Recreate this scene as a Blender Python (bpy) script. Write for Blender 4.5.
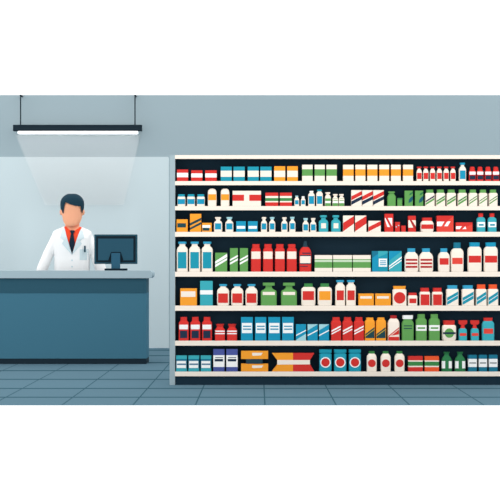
import bpy, bmesh, math
from mathutils import Vector
from mathutils.bvhtree import BVHTree

for o in list(bpy.data.objects):
    bpy.data.objects.remove(o)
S = bpy.context.scene
C = S.collection

# ---------------------------------------------------------------- camera, world, exposure
F = 1627.0                      # focal length in pixels of the 500 px frame
H = 1.05                        # eye height
VX, VY = 258.0, 263.0           # vanishing point of the floor tiles
cam = bpy.data.cameras.new('camera'); camo = bpy.data.objects.new('camera', cam); C.objects.link(camo)
cam.sensor_width = 36.0; cam.lens = F * 36.0 / 500.0
cam.shift_x = (250 - VX) / 500.0; cam.shift_y = (VY - 250) / 500.0
cam.clip_end = 200
camo.location = (0, 0, H); camo.rotation_euler = (math.pi / 2, 0, 0)
S.camera = camo

WORLD = 1.55
world = bpy.data.worlds.new('world'); S.world = world; world.use_nodes = True
bg = world.node_tree.nodes['Background']
bg.inputs[0].default_value = (1, 1, 1, 1); bg.inputs[1].default_value = WORLD
S.view_settings.view_transform = 'Standard'; S.view_settings.look = 'None'
S.view_settings.exposure = 0.0; S.view_settings.gamma = 1.0
S.view_settings.use_curve_mapping = False

# ---------------------------------------------------------------- helpers
def W(px, py, d):
    return Vector(((px - VX) * d / F, d, H - (py - VY) * d / F))

def lin(rgb):
    out = []
    for v in rgb:
        c = v / 255.0
        out.append(c / 12.92 if c <= 0.04045 else ((c + 0.055) / 1.055) ** 2.4)
    return out

PAL = dict(      # red, green, blue of each paint, 0-255
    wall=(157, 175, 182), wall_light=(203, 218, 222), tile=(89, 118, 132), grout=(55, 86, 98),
    cream=(238, 226, 212), navy=(30, 48, 60), side=(153, 171, 177),
    white=(240, 240, 238), red=(205, 50, 45), dred=(172, 40, 41), teal=(28, 144, 166), blue=(24, 142, 177), orange=(239, 154, 46),
    green=(94, 152, 81), dgreen=(42, 114, 69), mgreen=(60, 130, 70), turq=(57, 163, 175), purple=(72, 85, 150), oranger=(232, 86, 44),
    dteal=(28, 66, 74), slate=(34, 62, 74), paleg=(194, 212, 184), paleb=(160, 206, 213), olive=(190, 165, 43), leaf=(24, 84, 100), bluegrey=(74, 119, 144),
    ltb=(51, 153, 190), navyp=(30, 46, 68), midb=(26, 112, 138), coral=(220, 70, 58),
    coat=(247, 248, 249), lapel=(208, 224, 229), shirt=(235, 78, 46), skin=(244, 174, 138), hair=(23, 54, 69), tie=(20, 38, 54),
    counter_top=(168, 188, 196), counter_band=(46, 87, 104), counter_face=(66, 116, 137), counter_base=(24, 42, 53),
    mon_edge=(42, 82, 97), mon_dark=(18, 36, 46), mon_face=(42, 84, 103), mon_neck=(47, 94, 118),
    lamp=(24, 40, 50), pen=(28, 72, 90), trousers=(51, 80, 95), shoe=(32, 36, 42))
MATS = {}
def mat(k):
    if k in MATS: return MATS[k]
    m = bpy.data.materials.new(k); m.use_nodes = True
    b = m.node_tree.nodes['Principled BSDF']
    c = [min(0.93, v) for v in lin(PAL[k])]
    b.inputs['Base Color'].default_value = (*c, 1)
    b.inputs['Roughness'].default_value = 0.7
    b.inputs['Specular IOR Level'].default_value = 0.0 if k in FLAT else 0.12
    MATS[k] = m
    return m
FLAT = {'navy', 'tile', 'grout', 'wall', 'wall_light'}

def build(name, bm, mats, parent=None, loc=None, smooth=None):
    me = bpy.data.meshes.new(name)
    bmesh.ops.recalc_face_normals(bm, faces=bm.faces[:])
    bm.to_mesh(me); bm.free()
    for k in mats: me.materials.append(mat(k) if isinstance(k, str) else k)
    if smooth:
        for p in me.polygons: p.use_smooth = True
        me.set_sharp_from_angle(angle=math.radians(smooth))
    o = bpy.data.objects.new(name, me); C.objects.link(o)
    if parent: o.parent = parent
    if loc is not None: o.location = loc
    return o

def thing(name, label, cat, loc, group=None):
    o = bpy.data.objects.new(name, None); C.objects.link(o)
    o.empty_display_size = 0.05; o.location = loc
    return tag(o, label, cat, group)

def tag(o, label, cat, group=None):
    n = len(label.split()); assert 4 <= n <= 16, (n, label)
    o['label'] = label; o['category'] = cat
    if group: o['group'] = group
    return o

def bx(bm, x0, x1, y0, y1, z0, z1, mi=0):
    v = [bm.verts.new(p) for p in ((x0,y0,z0),(x1,y0,z0),(x1,y1,z0),(x0,y1,z0),(x0,y0,z1),(x1,y0,z1),(x1,y1,z1),(x0,y1,z1))]
    for f in ((0,3,2,1),(4,5,6,7),(0,1,5,4),(1,2,6,5),(2,3,7,6),(3,0,4,7)):
        bm.faces.new([v[i] for i in f]).material_index = mi

def bbox(bm, x0, x1, y0, y1, z0, z1, r, seg=2, mi=0):
    t = bmesh.new(); bx(t, x0, x1, y0, y1, z0, z1)
    bmesh.ops.bevel(t, geom=t.edges[:], offset=r, segments=seg, affect='EDGES', profile=0.5)
    merge(bm, t, mi)

def merge(bm, t, mi=None):
    mp = {v: bm.verts.new(v.co) for v in t.verts}
    for f in t.faces:
        g = bm.faces.new([mp[v] for v in f.verts]); g.material_index = f.material_index if mi is None else mi
    t.free()

def tube(bm, a, b, ra, rb=None, n=16, mi=0):
    rb = ra if rb is None else rb
    a, b = Vector(a), Vector(b); d = (b - a).normalized()
    u = d.orthogonal().normalized(); w = d.cross(u)
    A = []; B = []
    for i in range(n):
        t = 2 * math.pi * i / n; q = u * math.cos(t) + w * math.sin(t)
        A.append(bm.verts.new(a + q * ra)); B.append(bm.verts.new(b + q * rb))
    for i in range(n):
        bm.faces.new((A[i], A[(i+1) % n], B[(i+1) % n], B[i])).material_index = mi
    bm.faces.new(A[::-1]).material_index = mi; bm.faces.new(B).material_index = mi

def ball(bm, c, r, sc=(1, 1, 1)):
    t = bmesh.new(); bmesh.ops.create_uvsphere(t, u_segments=20, v_segments=14, radius=1)
    for v in t.verts: v.co = Vector(c) + Vector((v.co.x*r*sc[0], v.co.y*r*sc[1], v.co.z*r*sc[2]))
    merge(bm, t)

def se(hw, hd, n, k, N=32):
    t = 2 * math.pi * k / N; c, s = math.cos(t), math.sin(t)
    return (hw * math.copysign(abs(c) ** (2 / n), c), hd * math.copysign(abs(s) ** (2 / n), s))

def loft(bm, rings, n=4, N=32, mi=0, cap=True):
    """rings: (cx, cy, z, hw, hd) bottom to top"""
    prev = None
    for (cx, cy, z, hw, hd) in rings:
        r = []
        for k in range(N):
            x, y = se(hw, hd, n, k, N); r.append(bm.verts.new((cx + x, cy + y, z)))
        if prev:
            for k in range(N): bm.faces.new((prev[k], prev[(k+1) % N], r[(k+1) % N], r[k])).material_index = mi
        elif cap: bm.faces.new(r[::-1]).material_index = mi
        prev = r
    if cap: bm.faces.new(prev).material_index = mi

def clip(poly, axis, lim, keep_less):
    out = []
    n = len(poly)
    for i in range(n):
        a, b = poly[i], poly[(i+1) % n]
        ia = (a[axis] <= lim) if keep_less else (a[axis] >= lim)
        ib = (b[axis] <= lim) if keep_less else (b[axis] >= lim)
        if ia: out.append(a)
        if ia != ib:
            t = (lim - a[axis]) / (b[axis] - a[axis])
            out.append((a[0] + (b[0]-a[0]) * t, a[1] + (b[1]-a[1]) * t))
    return out

def area(p):
    return abs(sum(p[i][0]*p[(i+1) % len(p)][1] - p[(i+1) % len(p)][0]*p[i][1] for i in range(len(p)))) / 2

def clipr(p, x0, x1, z0, z1):
    for ax, l, k in ((0, x0, False), (0, x1, True), (1, z0, False), (1, z1, True)):
        if len(p) < 3: return []
        p = clip(p, ax, l, k)
    return p if len(p) >= 3 and area(p) > 1e-9 else []

def decal(bm, poly, yf, mi, off, back=0.004, xs=None, box=None):
    """a thin print on a front surface y = yf(x, z); poly in local (x, z) metres"""
    if box: poly = clipr(poly, *box)
    if len(poly) < 3: return
    xs = xs or [min(p[0] for p in poly) - 1, max(p[0] for p in poly) + 1]
    for a, b in zip(xs[:-1], xs[1:]):
        q = clipr(poly, a, b, -1e3, 1e3)
        if not q: continue
        # drop duplicates
        r = []
        for p in q:
            if not r or (abs(p[0]-r[-1][0]) + abs(p[1]-r[-1][1])) > 1e-6: r.append(p)
        if (abs(r[0][0]-r[-1][0]) + abs(r[0][1]-r[-1][1])) < 1e-6: r.pop()
        if len(r) < 3: continue
        A = [bm.verts.new((x, yf(x, z) - off, z)) for x, z in r]
        B = [bm.verts.new((x, yf(x, z) + back, z)) for x, z in r]
        bm.faces.new(A).material_index = mi; bm.faces.new(B[::-1]).material_index = mi
        for i in range(len(r)):
            j = (i+1) % len(r); bm.faces.new((A[i], B[i], B[j], A[j])).material_index = mi

# ---------------------------------------------------------------- the setting
DW, DC, DS, DF = F*H/85.0, F*H/101.0, F*H/122.0, F*H/142.0     # wall, counter, shelving, floor's front edge
XL, XR = -7.0, 7.0
def structure(o): o['kind'] = 'structure'; return o

# floor: one tiled slab, grout lines are bands of the same mesh
xl = [-0.925 - 0.524 * k for k in range(11, -1, -1)] + [-0.463, 0.051, 0.578, 1.121, 1.671] + [1.671 + 0.55 * k for k in range(1, 9)]
yl = [F*H/(y - VY) for y in (397.2, 388.4, 379.3, 370.6, 362.6, 355.6, 350.2)]
def cuts(lines, half, lo, hi):
    out = [(lo, None)]; pts = []
    for l, h in zip(lines, half):
        if l - h > lo and l + h < hi: pts.append((l - h, l + h))
    cur = lo; seg = []
    for a, b in pts: seg += [(cur, a, 0), (a, b, 1)]; cur = b
    seg.append((cur, hi, 0)); return seg
bm = bmesh.new()
sx = cuts(xl, [0.0055]*len(xl), XL, XR)
sy = cuts(yl, [0.45 * d*d/(F*H) for d in yl], DF, DW + 0.1)
gx = [sx[0][0]] + [s[1] for s in sx]; gy = [sy[0][0]] + [s[1] for s in sy]
top = [[bm.verts.new((x, y, 0)) for y in gy] for x in gx]
for i in range(len(gx)-1):
    for j in range(len(gy)-1):
        f = bm.faces.new((top[i][j], top[i+1][j], top[i+1][j+1], top[i][j+1]))
        f.material_index = 1 if (sx[i][2] or sy[j][2]) else 0
bot = [bm.verts.new((x, y, -0.004)) for x, y in ((XL, DF), (XR, DF), (XR, DW+0.1), (XL, DW+0.1))]
bm.faces.new(bot[::-1])
edge = [[top[i][0] for i in range(len(gx))], [top[-1][j] for j in range(len(gy))],
        [top[i][-1] for i in range(len(gx)-1, -1, -1)], [top[0][j] for j in range(len(gy)-1, -1, -1)]]
for e, (a, b) in zip(edge, ((0, 1), (1, 2), (2, 3), (3, 0))):
    bm.faces.new(e[::-1] + [bot[a], bot[b]])
structure(build('floor', bm, ['tile', 'grout']))

bm = bmesh.new(); bx(bm, XL, XR, DW, DW + 0.1, 0, W(0, 95, DW).z)
structure(build('wall_back', bm, ['wall']))
# pale lining on the lower part of the back wall, behind the counter
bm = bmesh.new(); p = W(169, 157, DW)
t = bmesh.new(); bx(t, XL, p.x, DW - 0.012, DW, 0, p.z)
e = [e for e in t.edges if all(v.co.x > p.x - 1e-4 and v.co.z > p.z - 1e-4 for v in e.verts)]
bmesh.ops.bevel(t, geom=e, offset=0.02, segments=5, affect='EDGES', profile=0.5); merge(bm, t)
structure(build('trim_1', bm, ['wall_light']))

# ---------------------------------------------------------------- pendant lamp and the lit haze under it
DL = DW - 0.14
sL = DL / F
lamp = thing('pendant_lamp', 'long dark linear pendant lamp hanging on two wires above the pharmacist', 'lamp', W(77.8, 131, DL))
def lx(px): return (px - 77.8) * sL
def lz(py): return (131 - py) * sL
bm = bmesh.new(); bbox(bm, lx(13.5), lx(142), -0.045, 0.045, lz(131.2), lz(125), 0.004); build('lamp_housing', bm, ['lamp'], lamp)
em = bpy.data.materials.new('lamp_light'); em.use_nodes = True
b = em.node_tree.nodes['Principled BSDF']; b.inputs['Base Color'].default_value = (0.9, 0.9, 0.9, 1)
b.inputs['Emission Color'].default_value = (1, 1, 1, 1); b.inputs['Emission Strength'].default_value = 1.6
bm = bmesh.new(); bbox(bm, lx(18), lx(138), -0.03, 0.03, lz(134.0), lz(131.1), 0.008); build('diffuser', bm, [em], lamp)
for px in (20.6, 135.0):
    bm = bmesh.new(); tube(bm, (lx(px), 0, lz(125.2)), (lx(px), 0, lz(95) - 0.0), 0.0075)
    w_ = build('suspension_wire', bm, ['lamp'], lamp)
    bm = bmesh.new(); bx(bm, lx(px) - 0.008, lx(px) + 0.008, -0.01, DW - DL, lz(95) - 0.012, lz(95) + 0.004)
    build('bracket', bm, ['lamp'], w_)

la = bpy.data.lights.new('lamp_glow', 'AREA'); la.shape = 'RECTANGLE'; la.size = 120*sL; la.size_y = 0.05
la.energy = 2.9; la.spread = math.radians(18)
lo = bpy.data.objects.new('lamp_glow', la); C.objects.link(lo); lo.parent = lamp; lo.location = (0, 0, lz(134.6))
hz = bpy.data.materials.new('haze'); hz.use_nodes = True
nt = hz.node_tree; nt.nodes.remove(nt.nodes['Principled BSDF'])
vs = nt.nodes.new('ShaderNodeVolumeScatter'); vs.inputs['Color'].default_value = (0.97, 1, 1, 1); vs.inputs['Density'].default_value = 0.95
nt.links.new(vs.outputs[0], nt.nodes['Material Output'].inputs['Volume'])
bm = bmesh.new()
a = [W(16, 134.9, DL), W(140.5, 134.9, DL), W(123.5, 205, DL), W(45, 205, DL)]
A = [bm.verts.new((v.x, DL - 0.12, v.z)) for v in a]; B = [bm.verts.new((v.x, DL + 0.115, v.z)) for v in a]
bm.faces.new(A); bm.faces.new(B[::-1])
for i in range(4): bm.faces.new((A[i], B[i], B[(i+1) % 4], A[(i+1) % 4]))
o = build('light_haze', bm, [hz]); o['kind'] = 'stuff'
tag(o, 'faint pale beam of lit haze below the long pendant lamp', 'light beam')

# ---------------------------------------------------------------- counter
sC = DC / F
cz = lambda py: H - (py - VY) * sC
cxr = W(146.4, 0, DC).x
cnt = thing('service_counter', 'blue service counter with pale rounded worktop in front of the pharmacist', 'counter', (-2.6, DC, 0))
def cl(x): return x + 2.6
CL = -5.5
bm = bmesh.new(); bx(bm, cl(CL), cl(cxr), 0.004, 0.40, cz(358.6), cz(293)); build('front_panel', bm, ['counter_face'], cnt)
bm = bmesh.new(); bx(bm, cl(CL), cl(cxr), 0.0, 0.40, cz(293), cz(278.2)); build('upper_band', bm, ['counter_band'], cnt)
bm = bmesh.new(); bx(bm, cl(CL), cl(cxr), 0.0, 0.40, 0, cz(358.6)); build('plinth', bm, ['counter_base'], cnt)
bm = bmesh.new(); t = bmesh.new()
xe = W(152.2, 0, DC - 0.02).x
ztop, zbot = cz(270.6), cz(278.2)
bx(t, cl(CL), cl(xe), -0.02, 0.42, zbot, ztop)
e = [e for e in t.edges if all(v.co.x > cl(xe) - 1e-4 for v in e.verts) and abs(e.verts[0].co.y - e.verts[1].co.y) > 0.1]
bmesh.ops.bevel(t, geom=e, offset=0.033, segments=6, affect='EDGES', profile=0.5); merge(bm, t)
build('worktop', bm, ['counter_top'], cnt, smooth=40)

# ---------------------------------------------------------------- monitor (its back to us)
DM = DC + 0.16
sM = DM / F
base = W(116, 0, DM); base.z = ztop
mon = thing('computer_monitor', 'dark blue computer monitor seen from behind on the counter', 'monitor', base)
mx = lambda px: (px - 116) * sM
mz = lambda py: (VY - py) * sM + H - ztop
bm = bmesh.new(); bbox(bm, mx(94.2), mx(137.3), 0.0, 0.035, mz(264), mz(234.4), 0.006)
hs = build('housing', bm, ['mon_edge'], mon)
bm = bmesh.new(); bbox(bm, mx(96), mx(135.6), -0.006, 0.01, mz(262.2), mz(236), 0.003); build('rear_rim', bm, ['mon_dark'], hs)
bm = bmesh.new()
fp = [(98.2, 238.6), (133.4, 238.6), (133.4, 260.3), (123.6, 260.3), (120.9, 252), (111.2, 252), (108.2, 260.3), (98.2, 260.3)]
q = [(mx(x), mz(y)) for x, y in fp]
A = [bm.verts.new((x, -0.012, z)) for x, z in q]; B = [bm.verts.new((x, -0.002, z)) for x, z in q]
bm.faces.new(A); bm.faces.new(B[::-1])
for i in range(len(q)): bm.faces.new((A[i], B[i], B[(i+1) % len(q)], A[(i+1) % len(q)]))
build('back_cover', bm, ['mon_face'], hs)
bm = bmesh.new(); bx(bm, mx(95.6), mx(136), 0.034, 0.037, mz(262.5), mz(236)); build('screen', bm, ['mon_dark'], hs)
bm = bmesh.new(); bbox(bm, mx(111.5), mx(120.4), -0.03, -0.008, 0.012, mz(253), 0.004); build('neck', bm, ['mon_neck'], mon)
bm = bmesh.new(); bbox(bm, mx(105.2), mx(127.2), -0.09, 0.06, 0, 0.022, 0.005); build('base', bm, ['mon_dark'], mon)

# ---------------------------------------------------------------- the pharmacist
DP = 17.48                     # front of his chest
sP = DP / F
PC = Vector((W(72.2, 0, DP).x, DP + 0.15, 0))
PC.x -= 0.017; XO = 0.014
person = thing('person', 'person in white lab coat, orange-red shirt and dark tie standing behind the counter', 'person', PC)
X = lambda px: (px - 72.2) * sP
Z = lambda py: H - (py - VY) * sP
def remesh(bm, voxel, sm=4):
    me = bpy.data.meshes.new('tmp'); bm.to_mesh(me); bm.free()
    o = bpy.data.objects.new('tmp', me); C.objects.link(o)
    m = o.modifiers.new('r', 'REMESH'); m.mode = 'VOXEL'; m.voxel_size = voxel
    s = o.modifiers.new('s', 'SMOOTH'); s.iterations = sm; s.factor = 0.5
    r = evalbm(o); bpy.data.objects.remove(o); bpy.data.meshes.remove(me); return r
def evalbm(o):
    bpy.context.view_layer.update()
    dg = bpy.context.evaluated_depsgraph_get(); ev = o.evaluated_get(dg); m2 = ev.to_mesh()
    r = bmesh.new(); r.from_mesh(m2); ev.to_mesh_clear(); return r
def cut(bm, poly, y0, y1):
    me = bpy.data.meshes.new('tmp'); bm.to_mesh(me); bm.free()
    o = bpy.data.objects.new('tmp', me); C.objects.link(o)
    c = bmesh.new()
    A = [c.verts.new((X(x) + XO, y0, Z(z))) for x, z in poly]; B = [c.verts.new((X(x) + XO, y1, Z(z))) for x, z in poly]
    c.faces.new(A); c.faces.new(B[::-1])
    for i in range(len(poly)): c.faces.new((A[i], B[i], B[(i+1) % len(poly)], A[(i+1) % len(poly)]))
    bmesh.ops.recalc_face_normals(c, faces=c.faces[:])
    cm = bpy.data.meshes.new('tmpc'); c.to_mesh(cm); c.free(); co = bpy.data.objects.new('tmpc', cm); C.objects.link(co)
    m = o.modifiers.new('b', 'BOOLEAN'); m.operation = 'DIFFERENCE'; m.object = co; m.solver = 'EXACT'
    r = evalbm(o)
    for q in (o, co): bpy.data.objects.remove(q)
    bpy.data.meshes.remove(me); bpy.data.meshes.remove(cm); return r

# shoulder - elbow - wrist for both arms (px, py, depth offset)
ARMS = {-1: [(57.6, 236.2, 0.0), (48.4, 253.5, 0.0), (41.9, 270, -0.02), (40.0, 284, -0.05)],
         1: [(86.8, 236.2, 0.0), (95.4, 253.5, 0.0), (101.5, 270, -0.02), (103.4, 284, -0.05)]}
def arm(bm, s, radii):
    p = [Vector((X(a), c, Z(b))) for a, b, c in ARMS[s]]
    for i in range(3):
        tube(bm, p[i], p[i+1], radii[i]*sP, radii[i+1]*sP, 20); ball(bm, p[i], radii[i]*sP)
    return p
def torso(bm, g, zlow=0.5, gd=0.0):
    r = [(0, 0.0, zlow, 19.4, .150), (0, 0, 0.85, 18.4, .142), (0, 0, Z(270), 17.8, .137), (0, 0, Z(256), 17.9, .137), (0, 0, Z(246), 18.8, .143),
         (0, 0, Z(238), 19.8, .142), (0, 0.004, Z(234), 20.2, .128), (0, 0.010, Z(231.2), 19.0, .110), (0, 0.016, Z(229.2), 15.8, .095), (0, 0.02, Z(227.6), 11.6, .086), (0, 0.024, Z(226.2), 9.0, .078)]
    loft(bm, [(a, b, c, (hw - g)*sP, hd - gd) for a, b, c, hw, hd in r], n=2.6, N=40)

# body: one continuous surface
bm = bmesh.new()
torso(bm, 2.6, 0.80, 0.03)
head = [(226.6, 3.2), (226.0, 5.0), (224.8, 6.5), (222.5, 7.9), (219.5, 9.2), (216, 9.9), (211, 10.4), (206, 10.5), (201.5, 9.9), (198.5, 8.6), (196.6, 6.6), (195.6, 4.0)]
hy = {226.6: (-.045, .05), 226.0: (-.04, .062), 224.8: (-.032, .078), 222.5: (-.02, .094), 219.5: (-.01, .104), 216: (-.004, .109), 211: (0, .113), 206: (0, .115), 201.5: (.003, .113), 198.5: (.004, .098), 196.6: (.004, .074), 195.6: (.004, .045)}
loft(bm, [(0, hy[y][0], Z(y), hw*sP, hy[y][1]) for y, hw in head], n=2.25, N=36)
tube(bm, (0, 0.018, Z(231)), (0, 0.012, Z(220)), 7.5*sP, 7.0*sP, 24)
ball(bm, (0, -0.107, Z(215.2)), 0.013, (0.9, 0.6, 1.6))                                  # nose
ball(bm, (0, -0.094, Z(220.6)), 0.016, (1.4, 0.6, 0.5))                                 # lips
for s in (-1, 1): ball(bm, (s*11.2*sP, 0.0, Z(211.8)), 0.032, (0.5, 0.7, 1.0))       # ears
for s in (-1, 1):
    p = arm(bm, s, (4.0, 3.6, 3.2, 2.4))
    w = p[3]; d = (p[3] - p[2]).normalized()
    tube(bm, w, w + d*0.035, 0.024, 0.030); palm = w + d*0.075
    ball(bm, palm, 0.05, (0.42, 0.85, 1.05))
    for k, L in enumerate((0.066, 0.076, 0.070, 0.054)):                                  # four fingers
        a0 = palm + Vector((0, -0.030 + 0.020*k, -0.038)); a1 = a0 + Vector((-s*0.006, -0.002, -L*0.5)); a2 = a1 + Vector((-s*0.016, -0.004, -L*0.42))
        tube(bm, a0, a1, 0.0092, 0.0084, 10); ball(bm, a1, 0.0088); tube(bm, a1, a2, 0.0084, 0.0074, 10); ball(bm, a2, 0.0076)
    t0 = palm + Vector((-s*0.004, -0.034, 0.012)); t1 = t0 + Vector((-s*0.012, -0.022, -0.032)); t2 = t1 + Vector((-s*0.008, -0.006, -0.028))
    tube(bm, t0, t1, 0.011, 0.010, 10); ball(bm, t1, 0.010); tube(bm, t1, t2, 0.010, 0.0085, 10); ball(bm, t2, 0.0086)
    tube(bm, (s*0.095, 0.0, 0.86), (s*0.10, 0.0, 0.50), 0.082, 0.055, 20); ball(bm, (s*0.10, 0, 0.50), 0.055)
    tube(bm, (s*0.10, 0.0, 0.50), (s*0.10, 0.02, 0.09), 0.053, 0.036, 20)
    ball(bm, (s*0.10, -0.03, 0.05), 0.05, (0.75, 1.7, 0.6))
body = build('body', remesh(bm, 0.0065, 3), ['skin'], person, smooth=60)

# hair with a side parting
bm = bmesh.new()
hr = [(216, 9.2, .100), (212, 11.0, .118), (208, 11.7, .125), (204, 12.0, .127), (201, 11.8, .126), (198, 10.6, .118), (195.2, 8.0, .095), (193.3, 4.4, .055)]
loft(bm, [(0, 0.003, Z(y), hw*sP, hd) for y, hw, hd in hr], n=2.3, N=40)
bm = remesh(bm, 0.005, 2)
bm = cut(bm, [(52, 230), (62.8, 214.5), (63.4, 210), (63.9, 206), (65.2, 202.0), (70.2, 204.3), (75, 205.6), (80.3, 205.9), (80.8, 210.5), (81.7, 214.5), (92, 230)], -0.4, 0.0)
bm = cut(bm, [(50, 230), (50, 205.5), (60.0, 207.5), (62.6, 214.5), (72, 217), (81.8, 214.5), (84.3, 207.5), (95, 205.5), (95, 230)], -0.4, -0.012)
build('hair', bm, ['hair'], person, smooth=60)

# shirt with open collar, then coat with a V neck
bm = bmesh.new(); torso(bm, 1.3, 0.84, 0.013)
tube(bm, (0, 0.018, Z(230)), (0, 0.018, Z(226.0)), 8.3*sP, 7.9*sP, 28)
bm = remesh(bm, 0.007, 2)
bm = cut(bm, [(65.2, 224), (79.2, 224), (78.4, 227.6), (72.3, 232.0), (66.0, 227.6)], -0.4, 0.02)
build('shirt', bm, ['shirt'], person, smooth=60)

bm = bmesh.new(); torso(bm, 0.0, 0.52)
for s in (-1, 1):
    arm(bm, s, (5.9, 5.4, 5.6, 5.4))
bm = remesh(bm, 0.006, 3)
bm = cut(bm, [(63.3, 222), (81.1, 222), (81.1, 227), (75.6, 243.6), (72.2, 254.6), (68.9, 243.6), (63.3, 227)], -0.4, 0.0)
tree = BVHTree.FromBMesh(bm)
coat = build('lab_coat', bm, ['coat'], person, smooth=60)

def front(x, z, tr=tree):
    h = tr.ray_cast(Vector((x, -1, z)), Vector((0, 1, 0)))
    return h[0].y if h[0] else 0.0
def patch(name, pts, m, parent, off=0.003, tr=tree, cell=0.02, yfn=None):
    poly = [(X(a) + XO, Z(b)) for a, b in pts]
    bm = bmesh.new()
    x0 = min(p[0] for p in poly); x1 = max(p[0] for p in poly); z0 = min(p[1] for p in poly); z1 = max(p[1] for p in poly)
    nx = max(1, int((x1-x0)/cell)); nz = max(1, int((z1-z0)/cell))
    for i in range(nx):
        for j in range(nz):
            c = clipr(poly, x0+(x1-x0)*i/nx, x0+(x1-x0)*(i+1)/nx, z0+(z1-z0)*j/nz, z0+(z1-z0)*(j+1)/nz)
            if c:
                try: bm.faces.new([bm.verts.new((x, (yfn or front)(x, z) - off, z)) for x, z in c])
                except ValueError: pass
    bmesh.ops.remove_doubles(bm, verts=bm.verts[:], dist=1e-4)
    bmesh.ops.recalc_face_normals(bm, faces=bm.faces[:])
    be = [e for e in bm.edges if e.is_boundary]
    r = bmesh.ops.extrude_edge_only(bm, edges=be)
    for v in r['geom']:
        if isinstance(v, bmesh.types.BMVert): v.co.y += off + 0.004
    return build(name, bm, [m], parent)

# chest height field used for the lapels so they do not dip into the V
def chest(x, z):
    k = max(abs(x), 0.0)
    y = front(x, z)
    if y > -0.06:                                  # the ray fell into the opening: take the coat beside it
        for dx in (0.01, 0.02, 0.03, 0.05):
            y = front(x + math.copysign(dx, x), z)
            if y < -0.06: break
    return y
patch('lapel', [(62.2, 227.8), (60.1, 237.6), (64.0, 240.3), (62.2, 243.6), (72.0, 254.8), (68.9, 243.7), (63.9, 227.2)], 'lapel', coat, 0.005, yfn=chest)
patch('lapel', [(80.7, 227.2), (75.6, 243.7), (72.3, 254.8), (82.1, 243.5), (79.8, 240.8), (84.3, 238), (82.0, 227.8)], 'lapel', coat, 0.005, yfn=chest)
patch('breast_pocket', [(79.8, 249.2), (88.1, 249.2), (88.1, 260), (79.8, 260)], 'lapel', coat, 0.003)
for py in (260.2, 266.6):
    bm = bmesh.new(); y = front(XO, Z(py)); tube(bm, (XO, y + 0.003, Z(py)), (XO, y - 0.005, Z(py)), 0.0092); build('button', bm, ['lapel'], coat)
def tf(x, z):
    return -0.130 + (0.030 if z > Z(233) else 0) * min(1, (z - Z(233)) / 0.03) + (0.0)
def shirtf(x, z):
    zz = [(Z(256), -.124), (Z(246), -.130), (Z(238), -.129), (Z(234), -.113), (Z(231.4), -.092), (Z(229.5), -.076)]
    for (a, ya), (b, yb) in zip(zz[:-1], zz[1:]):
        if z <= b: return ya + (yb-ya) * max(0, min(1, (z-a)/(b-a)))
    return zz[-1][1]
tie = patch('tie', [(71.0, 233.0), (69.2, 243.4), (72.2, 254.4), (75.0, 243.4), (73.3, 233.0)], 'tie', person, 0.009, yfn=shirtf)
patch('knot', [(69.7, 230.9), (71.2, 233.6), (73.2, 233.6), (74.6, 230.9), (73.4, 230.1), (71.0, 230.1)], 'tie', tie, 0.016, yfn=shirtf)
# trousers and shoes
bm = bmesh.new()
loft(bm, [(0, 0, 0.72, .165, .125), (0, 0, 0.85, .168, .128), (0, 0, 0.93, .165, .122)], n=2.5)
for s in (-1, 1): tube(bm, (s*0.09, 0, 0.84), (s*0.10, 0, 0.50), 0.096, 0.078, 24); tube(bm, (s*0.10, 0, 0.50), (s*0.10, 0.015, 0.07), 0.078, 0.066, 24)
build('trousers', remesh(bm, 0.01, 4), ['trousers'], person, smooth=60)
for s in (-1, 1):
    bm = bmesh.new(); loft(bm, [(s*0.10, -0.03, 0, .050, .135), (s*0.10, -0.03, 0.03, .050, .135), (s*0.10, -0.02, 0.06, .047, .115), (s*0.10, 0.01, 0.09, .042, .075)], n=2.4)
    build('shoe', bm, ['shoe'], person, smooth=60)
# pen standing in the breast pocket
y = front(X(84.9) + XO, Z(249)) - 0.012
bm = bmesh.new(); tube(bm, (0, 0, 0), (0, 0, 6.4*sP), 0.0095, 0.0095); bx(bm, -0.003, 0.003, -0.014, -0.008, 0.02, 0.062)
pen = build('pen', bm, ['pen'], None, PC + Vector((X(84.9) + XO, y, Z(252.2))))
tag(pen, 'dark pen clipped in the breast pocket of the white lab coat', 'pen')

# ---------------------------------------------------------------- shelving unit
s = DS / F
SZ = lambda py: H - (py - VY) * s
SX = lambda px: (px - VX) * s
UX = SX(340)
unit = thing('shelving_unit', 'tall dark shop shelving unit with cream shelf edges full of medicines', 'shelving', (UX, DS, 0))
DEPTH = 0.15
xa, xb = SX(175) - UX, SX(516) - UX
zt = SZ(155)
bm = bmesh.new(); bx(bm, SX(169.6) - UX, xa, 0, DEPTH, 0, zt); build('side_panel', bm, ['side'], unit)
bm = bmesh.new(); bx(bm, xb, xb + 0.047, 0, DEPTH, 0, zt); build('side_panel', bm, ['side'], unit)
bm = bmesh.new(); bx(bm, xa, xb, DEPTH - 0.02, DEPTH, 0, zt); build('back_panel', bm, ['navy'], unit)
bm = bmesh.new(); bx(bm, xa, xb, 0.012, DEPTH - 0.02, 0, SZ(376.6)); build('plinth', bm, ['navy'], unit)
BASE = [181.0, 206.0, 231.8, 271.6, 305.5, 340.6, 371.5]
RAIL = [185.5, 210.6, 237.0, 277.0, 311.1, 346.0, 376.6]
def shelf(y0, y1):
    bm = bmesh.new(); bx(bm, xa, xb, 0.008, DEPTH - 0.02, SZ(y0) - 0.018, SZ(y0)); d = build('shelf', bm, ['navy'], unit)
    bm = bmesh.new(); bx(bm, xa, xb, 0.0, 0.008, SZ(y1 - 0.35), SZ(y0 + 0.1)); build('shelf_edge', bm, ['cream'], d)
shelf(155, 159.2)
for a, b in zip(BASE, RAIL): shelf(a, b)

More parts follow.
